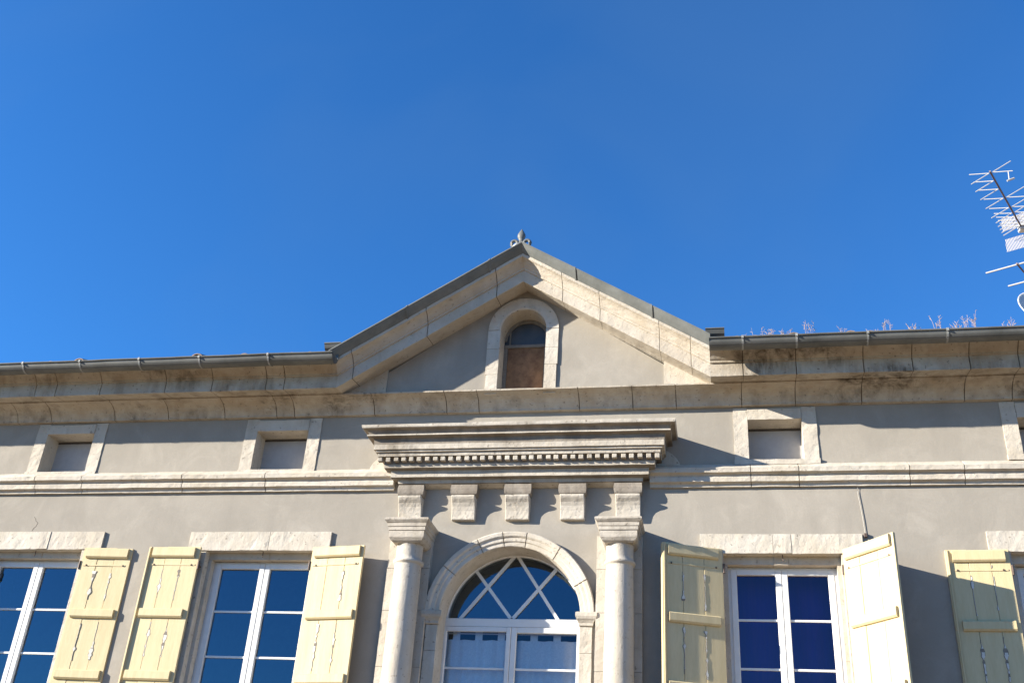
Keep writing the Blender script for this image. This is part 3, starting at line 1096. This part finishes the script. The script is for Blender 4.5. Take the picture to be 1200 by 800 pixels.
K = Matrix.Translation((FX, FYY, FZ)) @ Matrix.Scale(0.86, 4) @ Matrix.Translation((-FX, -FYY, -FZ))
for o in [fin] + list(fin.children):
    o.data.transform(K)

# ------------------------------------------------------------------ gutters
def gutter(x0, x1, brackets, label, tilt):
    GY, GZ, r = -0.762, 7.283, 0.098
    mb = MB()
    rg = []
    n = 40
    for i in range(n + 1):
        x = x0 + (x1 - x0) * i / n
        dz = tilt * (x - x0) + nz(x, 3, 0.004)
        ring = []
        for s in range(13):
            an = math.pi * s / 12
            ring.append((x, GY + r * math.cos(an), GZ + dz - r * math.sin(an) * 0.95))
        # rolled bead on the outer rim
        for s in range(1, 6):
            an = 2 * math.pi * s / 6
            ring.append((x, GY - r - 0.008 + 0.010 * math.cos(an), GZ + dz + 0.010 * math.sin(an)))
        for s in range(12, -1, -1):
            an = math.pi * s / 12
            if s == 0:
                ring += [(x, GY + r - 0.006, GZ + dz + 0.085), (x, GY + r, GZ + dz + 0.085)]
                continue
            ring.append((x, GY + (r - 0.006) * math.cos(an), GZ + dz - (r - 0.006) * math.sin(an) * 0.95))
        rg.append(ring)
    mb.rings(rg, 0, True, True)
    for x in (x0, x1):
        mb.face([(x, GY + (r - .001) * math.cos(math.pi * s / 12), GZ - r * math.sin(math.pi * s / 12) * 0.94) for s in range(13)])
    gt = mb.build('gutter', M['zinc'], house, label=label)
    for bx in brackets:
        mb = MB()
        rg = []
        dz = tilt * (bx - x0)
        for s in range(13):
            an = math.pi * s / 12
            c, q = math.cos(an), math.sin(an)
            rg.append([(bx + e, GY + rr * c, GZ + dz - rr * q * 0.95) for e, rr in ((-0.010, r + 0.001), (0.010, r + 0.001), (0.010, r + 0.005), (-0.010, r + 0.005))])
        mb.rings(rg)
        mb.box(bx - 0.012, bx + 0.012, GY - r - 0.0205, GY - r - 0.006, GZ + dz - 0.02, GZ + dz + 0.012)
        mb.build('gutter_bracket', M['bracket'], gt)
    return gt


gutter(-9.0, -2.10, [-8.5, -7.7, -6.95, -6.175, -5.389, -4.587, -3.794, -2.908], 'grey zinc gutter left of the pediment', 0.0)
gutter(2.255, 9.0, [2.615, 3.186, 3.921, 4.723, 5.55, 6.4, 7.2, 8.1], 'grey zinc gutter right of the pediment', 0.0)

# ------------------------------------------------------------------ main tiled roof
mb = MB()
pitch = 0.355
def roof_patch(xa, xb):
    nx = int((xb - xa) / 0.05)
    rg = []
    for y in [-0.69 + 0.32 * i for i in range(17)]:
        row = []
        for i in range(nx + 1):
            x = xa + (xb - xa) * i / nx
            row.append((x, y, 7.325 + pitch * (y + 0.69) + 0.05 * abs(math.sin(math.pi * x / 0.21)) + 0.012 * noise.noise(Vector((x * 3, y * 3, 0)))))
        rg.append(row)
    mb.rings(rg, 0, False, False)
    rb = [[(x, 9.2, 7.25) for (x, y, z) in (rg[-1][0], rg[-1][-1])], [(p[0], p[1], p[2]) for p in (rg[-1][0], rg[-1][-1])]]
    mb.rings(rb, 0, False, False)
    under = [(xa, -0.6, 7.335), (xb, -0.6, 7.335), (xb, 4.4, 7.335 + pitch * 5.0), (xa, 4.4, 7.335 + pitch * 5.0)]
    mb.face(under)
roof_patch(-9.2, ML - 0.12)
roof_patch(ML - 0.12, MRr + 0.14) if False else None
roof_patch(MRr + 0.14, 9.2)
roof = mb.build('roof', M['tile'], house)
mb = MB()
rnd = random.Random(4)
for xa, xb in ((-9.0, -2.2), (2.35, 9.0)):
    x = xa
    while x < xb:
        zt = 7.315 + rnd.uniform(-0.03, 0.03)
        rr = 0.075 + rnd.uniform(-0.006, 0.008)
        sk = rnd.uniform(-0.02, 0.02)
        yf = -0.71 + rnd.uniform(-0.02, 0.03)
        rg = []
        for y, dz in ((yf, 0), (yf + 0.4, 0.4 * pitch + 0.012)):
            ring = []
            for s in range(9):
                an = math.pi * s / 8
                ring.append((x + rr * math.cos(an), y, zt + dz + rr * math.sin(an) * 0.85))
            for s in range(8, -1, -1):
                an = math.pi * s / 8
                ring.append((x + (rr - 0.014) * math.cos(an), y, zt + dz + (rr - 0.014) * math.sin(an) * 0.85))
            rg.append(ring)
        mb.rings(rg)
        x += 0.205 + rnd.uniform(-0.008, 0.008)
mb.build('eaves_tiles', M['tile'], roof)

# ------------------------------------------------------------------ curtains
def drape(name, x0, x1, z0, z1, y, mat, folds, depth, seed, thick=0.004):
    mb = MB()
    n = int((x1 - x0) / 0.012)
    front, rows = [], []
    zs = [z1 - (z1 - z0) * i / 8 for i in range(9)]
    for z in zs:
        k = (z1 - z) / (z1 - z0)
        rows.append([(x0 + (x1 - x0) * i / n, y + depth * math.sin(2 * math.pi * folds * i / n + seed + 0.6 * k) * (0.5 + 0.5 * k) + 0.01 * noise.noise(Vector((i * 0.2, k * 3, seed))), z) for i in range(n + 1)])
    ring = [r + [(p[0], p[1] + thick, p[2]) for p in reversed(r)] for r in rows]
    mb.rings(ring)
    return mb, rows


for key, (xa, xb), lbl, sd in (('l', (ARCH_C - 0.80, am - 0.02), 'white lace curtain behind the left half of the arched window', 1),
                               ('r', (am + 0.04, ARCH_C + 0.79), 'white lace curtain behind the right half of the arched window', 2)):
    c = empty('curtain', ((xa + xb) / 2, 0.395, 2.65), lbl, 'curtain', 'lace curtains of the arched window')
    ox, oy, oz = (xa + xb) / 2, 0.395, 2.65
    mb, rows = drape('cloth', xa - ox, xb - ox, 0.02, 4.265 - oz, 0.0, M['lace'], 5, 0.022, sd)
    mb.build('cloth', M['lace'], c)
    mb = MB()
    k = 0
    x = xa + (0.10 if key == 'l' else 0.16)
    while x < xb:
        mb.box(x - ox, min(x + 0.08, xb) - ox, -0.006, 0.008, 4.265 - oz, 4.36 - oz)
        x += 0.255
    mb.build('tabs', M['lace'], c)
rod = MB()
rod.tube([(-0.78, 0, 0), (0.0, 0, 0), (0.78, 0, 0)], 0.009, 8)
ro = rod.build('curtain_rod', M['pvc'])
ro.location = (ARCH_C, 0.397, 4.335)
tag(ro, 'thin white rod holding the lace curtains behind the arched window', 'curtain rod')
c = empty('curtain', (2.92, 0.53, 2.98), 'dark violet blue curtain behind the third window, right of the columns', 'curtain')
mb, rows = drape('cloth', -0.62, 0.62, 0.0, 2.15, 0.0, M['violet'], 3, 0.018, 3)
mb.build('cloth', M['violet'], c)

# ------------------------------------------------------------------ cable on the wall
mb = MB()
pts = [(3.79, -0.012, 6.0), (3.762, -0.012, 5.86), (3.757, -0.011, 5.80), (3.775, -0.010, 5.62), (3.784, -0.010, 5.50), (3.792, -0.010, 5.34)]
mb.tube([(x - 3.78, y, z - 5.3) for x, y, z in pts[1:]], 0.0032, 8)
cb = mb.build('cable', M['cable'])
cb.location = (3.78, 0, 5.3)
tag(cb, 'thin pale cable running down the wall above the third window', 'cable')
mb = MB()
mb.box(-0.005, 0.03, -0.03, 0.0, 0.0, 0.045)
mb.build('cable_clip', M['iron'], cb, bevel=0.004)

# hairline cracks in the render
for k, pts in enumerate(([(-6.03, 5.58), (-6.0, 5.53), (-5.96, 5.50), (-5.99, 5.44), (-6.02, 5.385)],)):
    mb = MB()
    q = []
    for a, b in zip(pts[:-1], pts[1:]):
        for t in range(4):
            f = t / 4
            q.append((a[0] + (b[0] - a[0]) * f + random.uniform(-.006, .006), 0.0006, a[1] + (b[1] - a[1]) * f))
    mb.tube(q, [0.0022 + 0.0012 * random.random() for _ in q], 5)
    mb.build('crack', M['joint'], house)

# ------------------------------------------------------------------ dry weeds along the right eaves
def weed(x, hgt, n, seed, label):
    rnd = random.Random(seed)
    y, z = -0.61 + rnd.uniform(-0.05, 0.08), 7.38
    mb = MB()
    mh = mb
    for i in range(n):
        a = rnd.uniform(-0.22, 0.22)
        h = hgt * rnd.uniform(0.5, 1.0)
        bx = rnd.uniform(-0.06, 0.06)
        by = rnd.uniform(-0.03, 0.05)
        p = [(bx, by, -0.03), (bx + a * h * 0.35, by, h * 0.45), (bx + a * h * 1.0 + rnd.uniform(-.015, .015), by + 0.01, h)]
        mb.tube(p, [0.0022, 0.0017, 0.0010], 5)
        for q in range(rnd.randint(3, 7)):
            t = rnd.uniform(0.4, 1.0)
            b = Vector(p[1]).lerp(Vector(p[2]), (t - 0.4) / 0.6)
            e = b + Vector((rnd.uniform(-0.035, 0.035), rnd.uniform(-.02, .02), rnd.uniform(0.0, 0.045)))
            mh.tube([b, (b + e) / 2, e], [0.0010, 0.0024, 0.0008], 5)
    w = mb.build('dry_weed', M['weed'])
    w.location = (x, y, z)
    tag(w, label, 'weed', 'dry weeds growing along the right eaves')


WEEDS = [(2.60, 0.15, 2, 'short sparse dry weed nearest the pediment, above the gutter end'),
         (2.80, 0.40, 2, 'tall single dry stalk near the pediment end of the gutter'),
         (2.93, 0.22, 9, 'bushy dry weed tuft beside the tall single stalk'),
         (3.10, 0.20, 4, 'thin dry weed just right of the bushy tuft'),
         (3.36, 0.36, 6, 'upright cluster of tall dry stalks above the third attic opening'),
         (3.70, 0.22, 3, 'pair of faint dry stalks right of the upright cluster'),
         (4.02, 0.18, 8, 'low reddish dry weed left of the middle gutter bracket'),
         (4.16, 0.33, 6, 'reddish dry weed with a leaning tall stalk over the middle gutter bracket'),
         (4.45, 0.30, 5, 'narrow dry weed left of the last visible gutter bracket'),
         (4.68, 0.30, 5, 'dry weed right above the last visible gutter bracket'),
         (4.87, 0.20, 7, 'low dry weed just right of the last visible bracket'),
         (5.02, 0.36, 9, 'dense tall dry weed midway between last bracket and dish'),
         (5.25, 0.16, 4, 'short dry weed between the dense weed and the dish'),
         (5.43, 0.28, 5, 'dry weed nearest the satellite dish')]
for i, (x, h, n, lb) in enumerate(WEEDS):
    weed(x, h * 0.7, n, 40 + i, lb)

# ------------------------------------------------------------------ aerial on its mast
B = Vector((0.4533, 0.8913, 0.0)).normalized()       # boom direction, tip to reflector
Hh = Vector((B.y, -B.x, 0.0))
tip = Vector((6.152, 1.392, 11.0))
end = Vector((6.868, 2.80, 11.0))
mast = Vector((7.02, 3.02, 0))
ant = empty('aerial', (mast.x, mast.y, 8.55), 'television aerial with crossed white rods on a mast at the right edge', 'aerial')
base = Vector((mast.x, mast.y, 8.55))
mb = MB()
mb.tube([(0, 0, 0), (0, 0, 2.75)], 0.02, 10)
mb.build('mast', M['zinc_pale'], ant)
mb = MB()
mb.tube([tip - base - B * 0.04, end - base, mast + Vector((0, 0, 11.0)) - base], 0.013, 8)
mb.build('boom', M['boom'], ant)
fr = [0.0, 0.129, 0.27, 0.43, 0.60, 0.70, 0.77, 0.83, 0.885, 0.94]
L = (end - tip).length
for i, f in enumerate(fr):
    c = tip + B * (f * L) - base
    mb = MB()
    hl = 0.275 if i < 5 else 0.255
    for s in (-1, 1):
        if s == 1 and i in (1, 2):
            continue
        for v in (-1, 1):
            mb.tube([c + Hh * s * 0.02, c + Hh * s * hl + Vector((0, 0, v * 0.085))], 0.0062, 6)
    mb.build('director', M['alu'], ant)
mb = MB()
c = tip + B * (0.2 * L) + Hh * 0.16 - base
mb.tube([c, c + Vector((0, 0, 0.02)), c + Vector((0.01, 0, 0.16))], 0.008, 6)
mb.tube([c + Vector((-0.03, 0, 0)), c + Vector((0.07, 0, 0.04))], 0.014, 6)
mb.build('broken_rod', M['alu'], ant)
mb = MB()
c = end - base
for zz, sgn in ((0.05, 1), (-0.32, -1)):
    p = [c - Hh * 0.27 + Vector((0, 0, zz)), c + Hh * 0.27 + Vector((0, 0, zz)),
         c + Hh * 0.27 + Vector((0, 0, zz + 0.26)) + B * 0.06, c - Hh * 0.27 + Vector((0, 0, zz + 0.26)) + B * 0.06]
    mb.hexa(p + [q + B * 0.01 for q in p])
M['wire'] = mesh_grid_mat()
mb.build('reflector', M['wire'], ant)
mb = MB()
mb.box(c.x - 0.06, c.x + 0.06, c.y - 0.09, c.y + 0.03, c.z - 0.06, c.z + 0.05)
mb.build('junction_box', M['dish'], ant, bevel=0.01)
# long lower dipoles
r1 = Vector((6.135, 2.40, 10.0))
mb = MB()
mb.tube([r1 - base, r1 + Hh * 1.3 - base], 0.013, 8)
mb.build('dipole', M['alu'], ant)
r2 = Vector((6.51, 2.78, 10.0)) 
mb = MB()
mb.tube([r2 - base, r2 + Hh * 1.1 - base], 0.013, 8)
mb.build('dipole', M['alu'], ant)
mb = MB()
b0 = r1 + Hh * 0.42
mb.tube([b0 - base - B * 0.03, Vector((mast.x, mast.y, 10.0)) - base], 0.013, 8)
mb.build('lower_boom', M['boom'], ant)

# ------------------------------------------------------------------ satellite dish
D = empty('satellite_dish', (6.50, 1.45, 8.1), 'pale satellite dish just above the gutter at the right edge', 'satellite dish')
axis = Vector((0.30, -0.86, 0.42)).normalized()
uu = axis.cross(Vector((0, 0, 1))).normalized()
vv = axis.cross(uu).normalized()
cen = Vector((0.0, 0.0, 0.62))
mb = MB()
rg = []
for r, t in ((0.002, 0.0), (0.12, 0.008), (0.24, 0.03), (0.34, 0.062), (0.405, 0.09), (0.415, 0.088), (0.415, 0.08), (0.34, 0.05), (0.24, 0.018), (0.12, -0.004), (0.002, -0.012)):
    rg.append([cen + axis * t + (uu * math.cos(2 * math.pi * s / 32) + vv * math.sin(2 * math.pi * s / 32)) * r for s in range(32)])
mb.rings(rg)
mb.build('reflector', M['dish'], D, smooth=True)
mb = MB()
mb.tube([(0, 0.06, -0.05), (0, 0.06, 0.6), cen - axis * 0.01], 0.022, 8)
mb.build('post', M['zinc_pale'], D)
mb = MB()
foc = cen + axis * 0.42 - uu * 0.0 + Vector((0, 0, -0.15))
mb.tube([cen + Vector((0, 0, -0.4)) + axis * 0.09, foc], 0.012, 6)
mb.build('feed_arm', M['zinc_pale'], D)
mb = MB()
mb.tube([foc - axis * 0.05, foc + axis * 0.08], [0.035, 0.03], 10)
mb.build('feed_horn', M['dish'], D)
